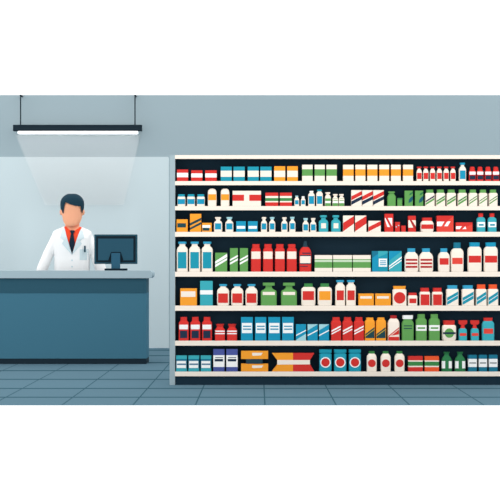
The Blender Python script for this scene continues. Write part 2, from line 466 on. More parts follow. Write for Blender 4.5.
# ---------------------------------------------------------------- goods
SHELF = ['top shelf', 'second shelf', 'third shelf', 'fourth shelf', 'fifth shelf', 'sixth shelf', 'bottom shelf']
NUM = ['', 'one', 'two', 'three', 'four', 'five', 'six', 'seven']
ORD = ['', 'second', 'third', 'fourth', 'fifth', 'sixth']
def labels(n, one, many, row):
    sh = 'on the ' + SHELF[row]
    if n == 1: return [(one + ' ' + sh, None)]
    out = []
    for i in range(n):
        if i == 0: w = 'leftmost'
        elif i == n-1: w = 'rightmost'
        elif n == 3: w = 'middle one'
        else: w = ORD[i] + ' from left'
        out.append((f'{w} of {NUM[n]} {many} {sh}', f'{many} {sh}'))
    return out

FRONT = DS + 0.002
def carton(row, x0, x1, top, label, group=None, cat='carton', bands=None, col='cream', prints=(), base=None, name=None, depth=0.07, plate=None):
    """bands: [(y0, y1, colour)] wrapping all round; prints: [(poly px, colour)] on the front; plate: prints forming a label part"""
    b0 = BASE[row] if base is None else base
    cx = (x0 + x1) / 2; hw = ((x1 - x0) / 2 - 0.18) * s
    mats = []
    def mi(k):
        if k not in mats: mats.append(k)
        return mats.index(k)
    L = lambda y: (b0 - y) * s
    bm = bmesh.new()
    seg = bands or [(top, b0, col)]
    ch = 0.0012
    def ring(z, ins=0.0):
        a, b_ = hw - ins, depth - ins
        return [bm.verts.new(p) for p in ((-a+ch, ins, z), (a-ch, ins, z), (a, ins+ch, z), (a, b_-ch, z), (a-ch, b_, z), (-a+ch, b_, z), (-a, b_-ch, z), (-a, ins+ch, z))]
    seg = sorted(seg, key=lambda t: -t[0])          # bottom band first
    r = ring(0); bm.faces.new(r[::-1]).material_index = mi(seg[0][2])
    for k, (ya, yb, c) in enumerate(seg):
        zt_ = L(ya) - (ch if k == len(seg)-1 else 0)
        q = ring(zt_)
        for i in range(8): bm.faces.new((r[i], r[(i+1) % 8], q[(i+1) % 8], q[i])).material_index = mi(c)
        r = q
    q = ring(L(top), ch)
    for i in range(8): bm.faces.new((r[i], r[(i+1) % 8], q[(i+1) % 8], q[i])).material_index = mi(seg[-1][2])
    bm.faces.new(q).material_index = mi(seg[-1][2])
    zmax = L(top)
    box = (-hw, hw, 0, zmax)
    off = 0.0006
    for poly, c in prints:
        decal(bm, [((x - cx)*s, L(y)) for x, y in poly], lambda x, z: 0.0, mi(c), off, 0.001, box=box); off += 0.0003
    loc = (SX(cx), FRONT, SZ(b0))
    if plate is None:
        o = build(name or 'medicine_carton', bm, mats, None, loc); tag(o, label, cat, group); return o
    root = thing(name or 'medicine_carton', label, cat, loc, group)
    build('carton', bm, mats, root)
    mats = []; bm = bmesh.new(); off = 0.0008
    for poly, c in plate:
        decal(bm, [((x - cx)*s, L(y)) for x, y in poly], lambda x, z: 0.0, mi(c), off, 0.001, box=box); off += 0.0004
    build('label', bm, mats, root)
    return root

def rect(x0, x1, y0, y1): return [(x0, y0), (x1, y0), (x1, y1), (x0, y1)]
def diag(x0, x1, l0, l1, r0, r1): return [(x0, l0), (x1, r0), (x1, r1), (x0, l1)]
def circ(cx, cy, r, n=28): return [(cx + r*math.cos(2*math.pi*i/n), cy + r*math.sin(2*math.pi*i/n)) for i in range(n)]

def bottle(row, cx, prof, label, group=None, cat='bottle', name='medicine_bottle', n=4.5, parts=(), prints=(), col='cream', maxd=0.036, plates=True, lab='label'):
    """prof: body outline [(y px, half width px)] bottom to top; parts: [(part name, colour, outline, n)]; prints: [(poly rel. to cx, colour)]"""
    b0 = BASE[row]; L = lambda y: (b0 - y) * s
    hm = max(h for _, h in prof) * s; hd = min(hm, maxd); ratio = hd / hm
    loc = (SX(cx), FRONT + hd, SZ(b0))
    root = thing(name, label, cat, loc, group)
    bm = bmesh.new(); pr = sorted([(y, h - 0.12) for y, h in prof], key=lambda t: -t[0])
    loft(bm, [(0, 0, L(y), h*s, h*s*ratio) for y, h in pr], n=n, N=40)
    build('body', bm, [col], root, smooth=35)
    for pn, c, pl, nn in parts:
        bm = bmesh.new(); pl = sorted(pl, key=lambda t: -t[0])
        loft(bm, [(0, 0, L(y), h*s, min(h*s, h*s*ratio if nn > 3 else h*s*ratio)) for y, h in pl], n=nn, N=36)
        build(pn, bm, [c], root, smooth=35)
    if prints:
        def hw_at(z):
            for (ya, ha), (yb, hb) in zip(pr[:-1], pr[1:]):
                za, zb = L(ya), L(yb)
                if za - 1e-9 <= z <= zb + 1e-9: return (ha + (hb-ha) * ((z-za)/(zb-za) if zb > za else 0)) * s
            return pr[0][1]*s
        def yf(x, z):
            h = hw_at(z); t = min(1, abs(x)/h)
            return -h*ratio * max(0.0, 1 - t**n) ** (1/n)
        xs = [-hm + 2*hm*i/16 for i in range(17)]
        mats = []; bm = bmesh.new(); off = 0.0007
        for poly, c in prints:
            if c not in mats: mats.append(c)
            decal(bm, [(x*s, L(y)) for x, y in poly], yf, mats.index(c), off, 0.003, xs=xs, box=(-hm*0.985, hm*0.985, 0, 9)); off += 0.0004
        build(lab, bm, mats, root)
    return root

def R(w, y0, y1): return rect(-w, w, y0, y1)

# ---- shelf 1
r = 0
for (x0, x1, t, a, b), (l, g) in zip([(176.8, 188.2, 169.5, 172.8, 177.2), (191, 202.5, 170.3, 173.4, 177.4), (205, 216.8, 170.3, 173.4, 177.4)],
                                     labels(3, '', 'red cartons with white band', r)):
    carton(r, x0, x1, t, l, g, bands=[(t, a, 'red'), (a, b, 'white'), (b, BASE[r], 'red')])
for (x0, x1), (l, g) in zip([(220.5, 231.9), (233.3, 244.9), (247.5, 258.9), (260.1, 271.7)], labels(4, '', 'teal cartons with cream band', r)):
    carton(r, x0, x1, 166.6, l, g, bands=[(166.6, 170.7, 'teal'), (170.7, 176.8, 'cream'), (176.8, BASE[r], 'teal')])
for (x0, x1), (l, g) in zip([(274, 285.4), (287, 298)], labels(2, '', 'orange cartons with cream band', r)):
    carton(r, x0, x1, 166.2, l, g, bands=[(166.2, 170.7, 'orange'), (170.7, 177, 'cream'), (177, BASE[r], 'orange')])
for (x0, x1), (l, g) in zip([(302, 312.8), (314.5, 325), (326.3, 337)], labels(3, '', 'cream cartons with green band', r)):
    carton(r, x0, x1, 164.7, l, g, bands=[(164.7, 169.2, 'cream'), (169.2, 175.8, 'green'), (175.8, BASE[r], 'cream')])
for (x0, x1), (l, g) in zip([(343, 353.8), (355.3, 365.6), (367.2, 377.6), (379.3, 389.3), (391, 401), (403, 413.3)], labels(6, '', 'cream cartons with orange band', r)):
    carton(r, x0, x1, 164.7, l, g, bands=[(164.7, 169.2, 'cream'), (169.2, 175.8, 'orange'), (175.8, BASE[r], 'cream')])
for cx, (l, g) in zip([419.4, 426.0, 432.8, 439.6, 446.4, 453.2], labels(6, '', 'small white bottles with red labels', r)):
    bottle(r, cx, [(181, 2.8), (172, 2.8), (170.2, 2.3), (169, 1.5), (168, 1.5)], l, g, parts=[('cap', 'red', [(168.4, 1.6), (168.0, 2.2), (166.6, 2.3)], 3)], prints=[(R(2.2, 172.8, 179), 'red')])
bottle(r, 462.8, [(181, 3.7), (169.4, 3.7), (167.4, 2.9), (166, 1.8), (164, 1.8)], 'tall white bottle with blue cap and blue label on the top shelf',
       parts=[('cap', 'blue', [(164.8, 2.0), (164.4, 2.6), (162.6, 2.7)], 3)], prints=[(R(2.8, 170.4, 179), 'blue')])
for cx, (l, g) in zip([472.7, 480.4, 488.4, 496.2], labels(4, '', 'red bottles with navy lower labels', r)):
    bottle(r, cx, [(181, 3.5), (171.6, 3.5), (169.8, 2.6), (168.6, 2.4)], l, g, col='red', parts=[('cap', 'red', [(168.7, 2.5), (167.4, 2.3), (166.6, 1.7)], 3)],
           prints=[(R(3.1, 171.6, 174.6), 'white'), (R(2.8, 175.4, 179.4), 'navyp')])

# ---- shelf 2
r = 1; B_ = BASE[r]
for cx, (l, g) in zip([181.3, 190.9, 200.7], labels(3, '', 'squat white jars with blue labels', r)):
    bottle(r, cx, [(B_, 4.1), (197.4, 4.1), (196.4, 3.4)], l, g, cat='jar', name='medicine_jar', n=5, parts=[('lid', 'teal', [(196.6, 3.5), (194.2, 3.4)], 4)],
           prints=[(R(4.05, 199, 204.1), 'blue')])
for cx, (l, g) in zip([212.1, 225.0], labels(2, '', 'domed white bottles with orange band', r)):
    bottle(r, cx, [(B_, 4.5), (191.8, 4.5), (190, 3.9), (188.9, 2.8), (188.4, 1.6)], l, g, prints=[(R(4.45, 194.2, 200.2), 'orange')])
carton(r, 232.4, 261.2, 190.8, 'wide white carton with two red blocks on the second shelf', prints=[(rect(232, 244, 194.7, 200.8), 'red'), (rect(249.3, 262, 194.7, 200.8), 'red')])
for (x0, x1), (l, g) in zip([(265.2, 278.4), (279.7, 292)], labels(2, '', 'red, white and green striped cartons', r)):
    carton(r, x0, x1, 192.6, l, g, bands=[(192.6, 196, 'red'), (196, 198, 'cream'), (198, 201, 'mgreen'), (201, 202.3, 'cream'), (202.3, B_, 'red')])
sm = lambda t, h: [(B_, h), (t + 4.0, h), (t + 2.6, h*.75), (t + 1.8, h*.55), (t + 1, h*.55)]
bottle(r, 296.8, sm(195.6, 2.5), 'tiny white bottle with pale blue cap and blue label on the second shelf', parts=[('cap', 'paleb', [(196.8, 1.5), (195.6, 1.6)], 3)], prints=[(R(1.8, 200.2, 204.3), 'blue')])
bottle(r, 303.2, sm(196.2, 2.5), 'tiny white bottle with white cap and blue label on the second shelf', parts=[('cap', 'white', [(197.4, 1.5), (196.2, 1.4)], 3)], prints=[(R(1.7, 200.2, 204.3), 'blue')])
bottle(r, 311.5, sm(190.8, 3.4), 'larger white bottle with white cap and blue label on the second shelf', parts=[('cap', 'white', [(192, 2.1), (190.8, 2.0)], 3)], prints=[(R(2.6, 196, 203.9), 'blue')])
bottle(r, 319.6, sm(189.6, 3.4), 'larger white bottle with teal cap and blue label on the second shelf', parts=[('cap', 'teal', [(191.2, 2.0), (190.6, 2.5), (189.6, 2.5)], 3)], prints=[(R(2.6, 196, 203.9), 'blue')])
for (cx, t, h), (l, g) in zip([(328, 192.2, 3.1), (335.4, 194, 2.9), (341.6, 194, 2.9)], labels(3, '', 'cream-topped green bottles', r)):
    bottle(r, cx, [(B_, h), (t + 5.2, h), (t + 3.4, h*.8), (t + 2.4, h*.5), (t + 1.4, h*.5)], l, g,
           parts=[('cap', 'cream', [(t + 2, h*.5), (t + 1.2, h*.8), (t, h*.8)], 3)],
           prints=[(R(h, 198.4, 201), 'green'), (R(h, 203.1, B_), 'green'), (R(h, 201, 203.1), 'white')])
for (x0, x1), (l, g) in zip([(351.2, 361.9), (362.1, 372.9), (373.1, 384)], labels(3, '', 'white cartons with red and navy slashes', r)):
    carton(r, x0, x1, 190.1, l, g, prints=[(diag(x0, x1, 196.4, 200.4, 190.9, 194.8), 'red'), (diag(x0, x1, 201.4, 205.0, 196.0, 199.4), 'navyp')])
bottle(r, 391.8, [(B_, 4.4), (196.6, 4.4), (195, 3.6), (193.8, 2.6), (192.6, 2.6)], 'plain green bottle with flared neck on the second shelf', col='green', parts=[('cap', 'green', [(193, 2.7), (192.7, 3.5), (191.4, 3.5)], 3)])
bottle(r, 399.9, [(B_, 2.7), (199.4, 2.7)], 'tiny plain green jar beside leaf-marked cartons on the second shelf', cat='jar', name='medicine_jar', col='green', parts=[('lid', 'mgreen', [(199.4, 2.75), (198, 2.75)], 4)])
for (x0, x1), (l, g) in zip([(404.6, 413), (415, 423.4)], labels(2, '', 'green cartons with dark leaf marks', r)):
    lf = [(x1 - 4.4, 203), (x1 - 4.2, 200), (x1 - 2.4, 197.4), (x1, 195.8), (x1, 199.4), (x1 - 1.6, 201.8)]
    carton(r, x0, x1, 190.6, l, g, col='green', prints=[(lf, 'leaf'), ([(x1 - 4, 195.4), (x1 - 3, 193.2), (x1, 191.6), (x1, 192.8), (x1 - 1.8, 194.8)], 'dgreen')])
for k, ((x0, x1), (l, g)) in enumerate(zip([(425.2, 435), (436, 445.6), (446.7, 456.4), (457.8, 467.4), (468.8, 477.8), (479, 487.8), (489, 498)], labels(7, '', 'green-lidded white jars with slanted lines', r))):
    h = (x1 - x0)/2; th = 1.6 if k < 4 else 1.0
    bottle(r, (x0+x1)/2, [(B_, h), (193.8, h), (192.8, h - .9)], l, g, cat='jar', name='medicine_jar', n=6, parts=[('lid', 'green', [(192.9, h - 1.2), (189.5, h - 1.4)], 4)],
           prints=[(diag(-h, h, 201.0, 201.0 + th, 195.0, 195.0 + th), 'navyp' if k == 0 else 'mgreen'), (diag(-h, h, 203.4, 203.4 + th*1.3, 197.4, 197.4 + th*1.3), 'green')])

# ---- shelf 3
r = 2; B_ = BASE[r]
carton(r, 176.4, 187.8, 219.3, 'orange carton with dark rectangular label, at left end of the third shelf', col='orange', plate=[(rect(177.3, 185.9, 223.2, 227.4), 'dteal')])
carton(r, 189.8, 201.3, 213.8, 'tall orange carton with dark diagonal stripes on the third shelf', col='orange',
       prints=[(diag(189.8, 201.3, 223.2, 225.8, 217.6, 220.2), 'dteal'), (diag(189.8, 201.3, 227.8, 230, 221.8, 224.2), 'dteal')])
carton(r, 201.9, 211.8, 222.8, 'small orange carton with white and dark label on the third shelf', col='orange', plate=[(rect(202.4, 210.4, 225.1, 227.8), 'white'), (rect(202.6, 209.4, 227.8, 230.6), 'dteal')])
def flask(cx, h, t, lh, cap, l, g=None):
    bottle(r, cx, [(B_, h), (t + 6.4, h), (t + 5, h*.9), (t + 3.4, h*.5), (t + 2.2, h*.45)], l, g,
           parts=[('cap', cap, [(t + 2.6, h*.46), (t + 1.2, h*.7), (t, h*.72)], 3)], prints=[(R(lh, t + 6.3, t + 12.4), 'blue')])
flask(218, 4.3, 217, 3.1, 'cream', 'wide white bottle with cream cap and blue label on the third shelf')
flask(229.3, 4.2, 217, 3.1, 'paleb', 'wide white bottle with pale blue cap and blue label on the third shelf')
for (x0, x1), (l, g) in zip([(236, 246), (247.7, 257.8)], labels(2, '', 'low blue cartons with white bar', r)):
    carton(r, x0, x1, 221.2, l, g, col='blue', plate=[(rect(x0 + .8, x1 - .9, 226, 228.7), 'white')])
for (cx, c, t), (l, g) in zip([(264, 'cream', 217), (272.2, 'paleb', 217), (284.4, 'cream', 217.2), (292.4, 'paleb', 216.8), (305.7, 'paleb', 218), (313.3, 'cream', 218)],
                              labels(6, '', 'narrow white bottles with blue labels', r)):
    flask(cx, 3.2, t, 2.3, c, l, g)
for cx, (l, g) in zip([323.6, 336], labels(2, '', 'turquoise bottles with white square labels', r)):
    bottle(r, cx, [(B_, 4.9), (222.2, 4.9), (220.6, 4.2), (219.2, 2.4), (217, 2.3)], l, g, col='turq', parts=[('cap', 'turq', [(217.6, 2.4), (217, 3.5), (215.2, 3.5)], 3)], prints=[(R(2.4, 223.2, 228.3), 'cream')])
for (x0, x1), (l, g) in zip([(343, 354.2), (355, 366.6)], labels(2, '', 'tall cream cartons with red slash', r)):
    carton(r, x0, x1, 215.5, l, g, prints=[(diag(x0, x1, 223, 231.4, 215.8, 223.4), 'red')])
carton(r, 368.3, 381, 220.8, 'short cream carton with red slash on the third shelf', prints=[(diag(368.3, 381, 227.2, 231.6, 220.9, 225.2), 'red')])
carton(r, 384.5, 393.5, 213.8, 'tallest red carton with slashed white panel on the third shelf', col='red',
       prints=[(rect(384.9, 392.2, 218, 227), 'white'), ([(385.3, 217.6), (387.6, 217.6), (392.6, 227.2), (390.2, 227.2)], 'red'), ([(384.7, 219), (387.5, 227.2), (384.7, 227.2)], 'coral')])
carton(r, 395, 400.2, 222, 'tiny red carton with small white specks on the third shelf', col='red', prints=[(rect(395.8, 397, 226.4, 227.4), 'paleb'), (rect(398, 399.2, 225, 226), 'paleb')])
carton(r, 401.2, 405.9, 225.6, 'smallest plain red carton on the third shelf', col='red', prints=[(rect(403.4, 404.2, 227.2, 227.7), 'coral')])
carton(r, 408.2, 416, 215.8, 'narrow red carton with slashed white panel beside white jar on the third shelf', col='red',
       prints=[(rect(408.2, 416, 220.2, 227.6), 'cream'), ([(409.6, 219.8), (411.4, 219.8), (416, 226.6), (416, 229), (413.6, 228)], 'dred')])
bottle(r, 427.4, [(B_, 6.2), (230, 6.8), (223.4, 6.8), (221.6, 6.0), (220.6, 4.6)], 'wide white jar with red lid and red band on the third shelf', cat='jar', name='medicine_jar', n=4,
       parts=[('lid', 'red', [(220.8, 4.9), (217.6, 5.0)], 4)], prints=[(R(6.75, 224.4, 228.9), 'red')], maxd=0.04)
carton(r, 436.7, 453.7, 215.7, 'large red carton with white slashed marks on the third shelf', col='red',
       prints=[([(436.7, 231.8), (436.7, 229), (453.7, 216), (453.7, 231.8)], 'coral'), ([(437, 221.6), (444.4, 221.6), (441.6, 226.2), (437, 226.2)], 'white'), ([(447.2, 221.6), (450.6, 221.2), (447.8, 226.2), (444.2, 226.2)], 'white')])
carton(r, 455.7, 472.7, 222.4, 'low wide red carton with white slashed marks on the third shelf', col='red',
       prints=[([(455.7, 231.8), (472.7, 224), (472.7, 231.8)], 'coral'), ([(456, 226.2), (462, 226.2), (459.8, 229.1), (456, 229.1)], 'white'), ([(465.4, 226.2), (466.4, 229.1), (462.4, 229.1)], 'white')])
for cx, (l, g) in zip([481.3, 492.5], labels(2, '', 'turquoise bottles with red caps', r)):
    bottle(r, cx, [(B_, 4.5), (219.4, 4.5), (218, 3.9), (217, 2.6)], l, g, col='turq', parts=[('cap', 'red', [(217.2, 2.4), (213.3, 2.4)], 3)],
           prints=[(R(4.4, 222, 227.1), 'white'), (R(2.4, 224.0, 225.8), 'teal')])

# ---- shelf 4
r = 3; B_ = BASE[r]
for cx, (l, g) in zip([182.1, 194.6, 207.1], labels(3, '', 'tall white bottles with teal labels', r)):
    bottle(r, cx, [(B_, 5.7), (249.4, 5.7), (247.6, 4.9), (246, 3.2), (243.6, 3.1)], l, g, parts=[('cap', 'ltb', [(243.9, 3.4), (243.6, 4.2), (241.6, 4.2)], 3)], prints=[(R(4.3, 252, 268.4), 'teal')])
carton(r, 215, 227.3, 252.7, 'short green carton with white slanted stripes on the fourth shelf', col='green',
       prints=[(diag(215, 227.3, 261.4, 264, 253.6, 257), 'white'), (diag(215, 227.3, 264.8, 267.4, 257.9, 260), 'white')])
for (x0, x1), (l, g) in zip([(229.8, 238), (239.7, 248.1)], labels(2, '', 'taller green cartons with white slashes', r)):
    carton(r, x0, x1, 248.1, l, g, col='green', prints=[(diag(x0, x1, 259.4, 261.2, 254.8, 256.7), 'white'), (diag(x0, x1, 262.8, 264.8, 258.2, 260.2), 'white')])
for cx, (l, g) in zip([255.9, 268, 279.9, 291.8], labels(4, '', 'red bottles with cream labels', r)):
    bottle(r, cx, [(B_, 5.1), (250.8, 5.1), (248.8, 4.6), (247.6, 3.4)], l, g, col='red', n=5, parts=[('cap', 'red', [(247.8, 3.7), (244.1, 3.8)], 4)], prints=[(R(4.9, 251.5, 258.9), 'cream')])
bottle(r, 305.4, [(B_, 6.1), (252.6, 6.1), (250, 5.4), (248, 4.2), (247, 2.9)], 'red dropper bottle with dark nozzle and cream label on the fourth shelf', col='red', n=4,
       parts=[('nozzle', 'slate', [(247.2, 2.7), (244.4, 2.0), (241, 1.4)], 2)],
       prints=[(rect(-3.2, 6.1, 252.6, 253.7), 'navyp'), (R(6.1, 255, 264.2), 'navyp'), (R(6.1, 256.1, 263.2), 'cream'), (rect(-6.1, 2.4, 266, 266.7), 'navyp')])
for (x0, x1), (l, g) in zip([(314.6, 332.5), (333, 352.2), (352.7, 370.9)], labels(3, '', 'wide cream and green cartons', r)):
    carton(r, x0, x1, 255.1, l, g, bands=[(255.1, 259.1, 'cream'), (259.1, 259.9, 'green'), (259.9, 262, 'paleg'), (262, 267.9, 'green'), (267.9, B_, 'cream')])
carton(r, 372, 388, 251, 'blue carton with lined white label on the fourth shelf', col='teal',
       prints=[(rect(372, 378.1, 250, 272), 'midb'), ([(378.1, 251), (388, 251), (388, 253), (378.1, 257.5)], 'turq'), ([(372, 258), (378.1, 254), (378.1, 272), (372, 272)], 'blue')],
       plate=[(rect(378.8, 387, 258.6, 266.7), 'white'), (rect(380, 386, 260.4, 261.3), 'blue'), (rect(380, 386, 262.3, 263.2), 'blue'), (rect(380, 386, 264.1, 265), 'blue')])
carton(r, 388.8, 401.8, 251, 'turquoise carton with white slanted lines on the fourth shelf', col='turq',
       prints=[([(388.8, 251), (401.8, 251), (388.8, 261)], 'blue'), (diag(388.8, 401.8, 266, 267.4, 256.4, 258), 'white'), (diag(388.8, 401.8, 268.6, 269.6, 259.6, 260.8), 'white')])
for cx, (l, g) in zip([411.7, 426.4], labels(2, '', 'white bottles with three red lines', r)):
    bottle(r, cx, [(B_, 6.6), (270, 7.1), (256.8, 7.1), (254.6, 6.2), (253, 4.8), (251.8, 3.6)], l, g, parts=[('cap', 'ltb', [(252.1, 3.9), (248.3, 4.0)], 3)],
           prints=[(R(5.8, 258.9, 260.8), 'dred'), (R(5.8, 262.4, 264.3), 'dred'), (R(5.8, 265.9, 267.8), 'dred')])
bottle(r, 444.2, [(B_, 5.6), (270, 5.9), (256, 5.9), (254.2, 5.2), (252.8, 4.0), (251.8, 3)], 'white bottle with short blue cap and red label on the fourth shelf',
       parts=[('cap', 'ltb', [(252.1, 3.4), (248.3, 3.6)], 3)], prints=[(R(4.5, 258.2, 264.7), 'red')])
bottle(r, 457.5, [(B_, 6.1), (270, 6.5), (252, 6.5), (250, 5.6), (248.4, 4.0)], 'white bottle with tall dark teal cap and red label on the fourth shelf',
       parts=[('cap', 'midb', [(248.5, 3.6), (242.5, 3.6)], 3)], prints=[(R(5.2, 257.8, 264.1), 'coral')])
for cx, (l, g) in zip([475, 491.2], labels(2, '', 'large wide-capped white bottles with red labels', r)):
    bottle(r, cx, [(B_, 6.8), (270, 7.1), (250, 7.1), (248, 6.4), (246.6, 4.9)], l, g, parts=[('cap', 'blue', [(246.7, 5.1), (242.4, 5.3)], 3)], prints=[(R(6.1, 255.7, 262.6), 'red')])

# ---- shelf 5
r = 4; B_ = BASE[r]
carton(r, 180, 197, 288.4, 'orange carton with cream label, at left end of the fifth shelf', col='orange', plate=[(rect(181, 195.4, 291.3, 296.9), 'cream')])
carton(r, 199.9, 212.8, 280.9, 'tall turquoise carton with white band on the fifth shelf', bands=[(280.9, 290.2, 'turq'), (290.2, 294.5, 'white'), (294.5, B_, 'turq')])
for cx, (l, g) in zip([223, 237.2, 251.5], labels(3, '', 'blue-capped white bottles with red labels', r)):
    bottle(r, cx, [(B_, 5.6), (303.8, 6.2), (291, 6.2), (289, 5.2), (287.4, 3), (286, 2.9)], l, g, parts=[('cap', 'ltb', [(286.3, 3.0), (286, 4.0), (284.1, 4.0)], 3)], prints=[(R(4.9, 293.4, 302.9), 'red')])
for cx, (l, g) in zip([268.8, 289], labels(2, '', 'green wide-shouldered bottles with white bar', r)):
    bottle(r, cx, [(B_, 8.1), (292, 8.1), (290.6, 7.4), (289.4, 5), (288, 3.5), (285.4, 3.4)], l, g, col='green', n=5, parts=[('cap', 'green', [(285.8, 3.6), (285.6, 6), (282.7, 6)], 4)], prints=[(R(6.1, 291.9, 295), 'cream')])
for cx, c, w in ((308.4, 'red', 'red'), (324.9, 'orange', 'orange')):
    bottle(r, cx, [(B_, 6.7), (303.6, 7.2), (289.4, 7.2), (288, 6.5), (287, 5.0)], f'white jar with green lid and {w} label on the fifth shelf', cat='jar', name='medicine_jar',
           parts=[('lid', 'mgreen', [(287.1, 4.5), (283.5, 4.3)], 3)], prints=[(R(5.7, 291.1, 300.1), c)])
for cx, (l, g) in zip([340.3, 351.1], labels(2, '', 'slim white bottles with red labels', r)):
    bottle(r, cx, [(B_, 5.0), (287, 5.0), (285.2, 4.2), (284, 3), (282, 2.9)], l, g, parts=[('cap', 'ltb', [(282.4, 3.1), (282.1, 4), (280.1, 4)], 3)], prints=[(R(3.6, 290.4, 300.2), 'red')])
for (x0, x1), (l, g) in zip([(358.4, 374), (375.1, 391)], labels(2, '', 'low orange cartons with cream bar', r)):
    carton(r, x0, x1, 293.6, l, g, col='orange', plate=[(rect(x0 + 1.9, x1 - 2.2, 296.2, 298.6), 'cream')])
bottle(r, 399.7, [(B_, 7.1), (290.4, 7.1), (289.2, 6.4)], 'white jar with orange lid and red disc on the fifth shelf', cat='jar', name='medicine_jar', n=5,
       parts=[('lid', 'orange', [(289.3, 5.9), (286, 6.4)], 4)], prints=[(circ(0, 297.8, 5.8), 'red')])
bottle(r, 412.9, [(B_, 4.8), (296.4, 4.8), (295.4, 4.2)], 'small white jar with red lid and small red label on the fifth shelf', cat='jar', name='medicine_jar', n=5,
       parts=[('lid', 'red', [(295.5, 4.0), (292.8, 4.1)], 4)], prints=[(R(3.5, 298.5, 303.2), 'red')])
for cx, (l, g) in zip([425.1, 437.6], labels(2, '', 'red-lidded white jars with large red labels', r)):
    bottle(r, cx, [(B_, 5.4), (293, 5.4), (291.8, 4.7)], l, g, cat='jar', name='medicine_jar', n=5, parts=[('lid', 'red', [(291.9, 4.2), (287.9, 4.3)], 4)], prints=[(R(4.4, 294.4, 305.2), 'red')])
def tub(x0, x1, lid, t, l, g):
    h = (x1-x0)/2
    bottle(r, (x0+x1)/2, [(B_, h), (289.9, h), (289, h - .7)], l, g, cat='tub', name='medicine_tub', n=6, parts=[('lid', lid, [(289.1, h - 1.3), (t, h - 1.2)], 4)],
           prints=[(diag(-h, h, 298.1, 305.3, 291.0, 298.2), 'teal'), (diag(-h, h, 301.4, 302.0, 294.3, 294.9), 'white')])
for (x0, x1), (l, g) in zip([(446.4, 458.9), (462, 474.5)], labels(2, '', 'blue-lidded tubs with teal slash', r)): tub(x0, x1, 'ltb', 285.3, l, g)
for (x0, x1), (l, g) in zip([(476.1, 487), (488, 498.7)], labels(2, '', 'orange-lidded tubs with teal slash', r)): tub(x0, x1, 'oranger', 284.5, l, g)

# ---- shelf 6
r = 5; B_ = BASE[r]
for cx, (l, g) in zip([183.6, 195.2, 206.9], labels(3, '', 'red bottles with white and navy labels', r)):
    bottle(r, cx, [(B_, 5.2), (323, 5.2), (321.8, 4.4), (320.8, 3.4)], l, g, col='red', n=5, parts=[('cap', 'red', [(321, 3.4), (317.1, 3.3)], 4)],
           prints=[(R(4.4, 324.7, 329.3), 'white'), (R(3.6, 330.7, 338.1), 'navyp')])
for cx, (l, g) in zip([219.9, 232], labels(2, '', 'short red bottles with white lines', r)):
    bottle(r, cx, [(B_, 5.2), (330.4, 5.2), (328.8, 4.3), (327.4, 3.2), (326, 3.4)], l, g, col='red', parts=[('cap', 'red', [(326.2, 3.4), (324.1, 4.3)], 3)],
           prints=[(R(4.9, 330.6, 331.9), 'white'), (R(4.9, 333.1, 334.2), 'white')])
for (x0, x1), (l, g) in zip([(240.8, 253), (254.8, 266.5), (268.1, 280.4), (281.9, 294)], labels(4, '', 'tall blue cartons with white labels', r)):
    carton(r, x0, x1, 317.1, l, g, col='blue', plate=[(rect(x0 + 1.1, x1 - 1, 323, 333.1), 'white'), (rect(x0 + 2.2, x1 - 1.9, 325.7, 326.9), 'blue'), (rect(x0 + 2.2, x1 - 1.9, 328.5, 329.8), 'blue')])
for k, ((x0, x1), (l, g)) in enumerate(zip([(295.8, 306.2), (307.4, 317.8), (318.9, 329.2)], labels(3, '', 'short blue cartons with slanted line', r))):
    tri = [(x1, 333.6), (x1, B_), (x0, B_), (x0, 340)] if k == 0 else [(x0, 324.3), (x1, 324.3), (x0, 330.6)]
    carton(r, x0, x1, 324.3, l, g, col='blue', prints=[(tri, 'paleb'), (diag(x0, x1, 335, 336.2, 329.6, 330.8), 'white')])
for cx, (l, g) in zip([336.2, 347.7, 359.0], labels(3, '', 'red bottles with white slashes', r)):
    bottle(r, cx, [(B_, 5.3), (323, 5.3), (321.6, 4.9), (320.6, 3.8)], l, g, col='red', n=6, parts=[('cap', 'red', [(320.9, 3.8), (317.3, 3.6)], 4)],
           prints=[(diag(-5.2, 5.2, 330.6, 332.4, 325.2, 326.8), 'white'), (diag(-5.2, 5.2, 333.6, 335, 328.2, 329.5), 'white')])
for cx, (l, g) in zip([370, 381.1], labels(2, '', 'orange bottles with dark slanted labels', r)):
    bottle(r, cx, [(B_, 5.2), (322, 5.2), (320.8, 4.8), (319.8, 3.8)], l, g, col='orange', n=6, parts=[('cap', 'orange', [(320.1, 3.8), (317.6, 3.5)], 4)],
           prints=[([(-5.2, 334.4), (5.2, 326.6), (5.2, 338.1), (-5.2, 338.1)], 'dteal'), (diag(-5.2, 5.2, 336.1, 337.0, 328.4, 329.3), 'olive')])
bottle(r, 393.8, [(B_, 6), (323, 6), (320.6, 5.2), (319, 4.0), (318.4, 3)], 'white bottle with red cap and red slanted label on the sixth shelf',
       parts=[('cap', 'dred', [(318.8, 3.4), (315.5, 3.3)], 3)],
       prints=[([(-5.8, 336.2), (5.8, 326.8), (5.8, 328.2), (-5.8, 337.4)], 'red'), ([(-2.6, 335.6), (5.8, 329.2), (5.8, 334.4)], 'red'), (R(5.9, 336.8, B_), 'red')])
bottle(r, 408, [(B_, 6.1), (323.4, 6.1), (321.6, 5.4), (320, 4.2), (318.8, 4)], 'green bottle with white cap and dark lines on the sixth shelf', col='green',
       parts=[('cap', 'white', [(319.1, 5.2), (315.3, 5.3)], 4)], prints=[(R(4.2, 325.4, 326.3), 'dteal'), (R(4.2, 328, 328.9), 'dteal')])
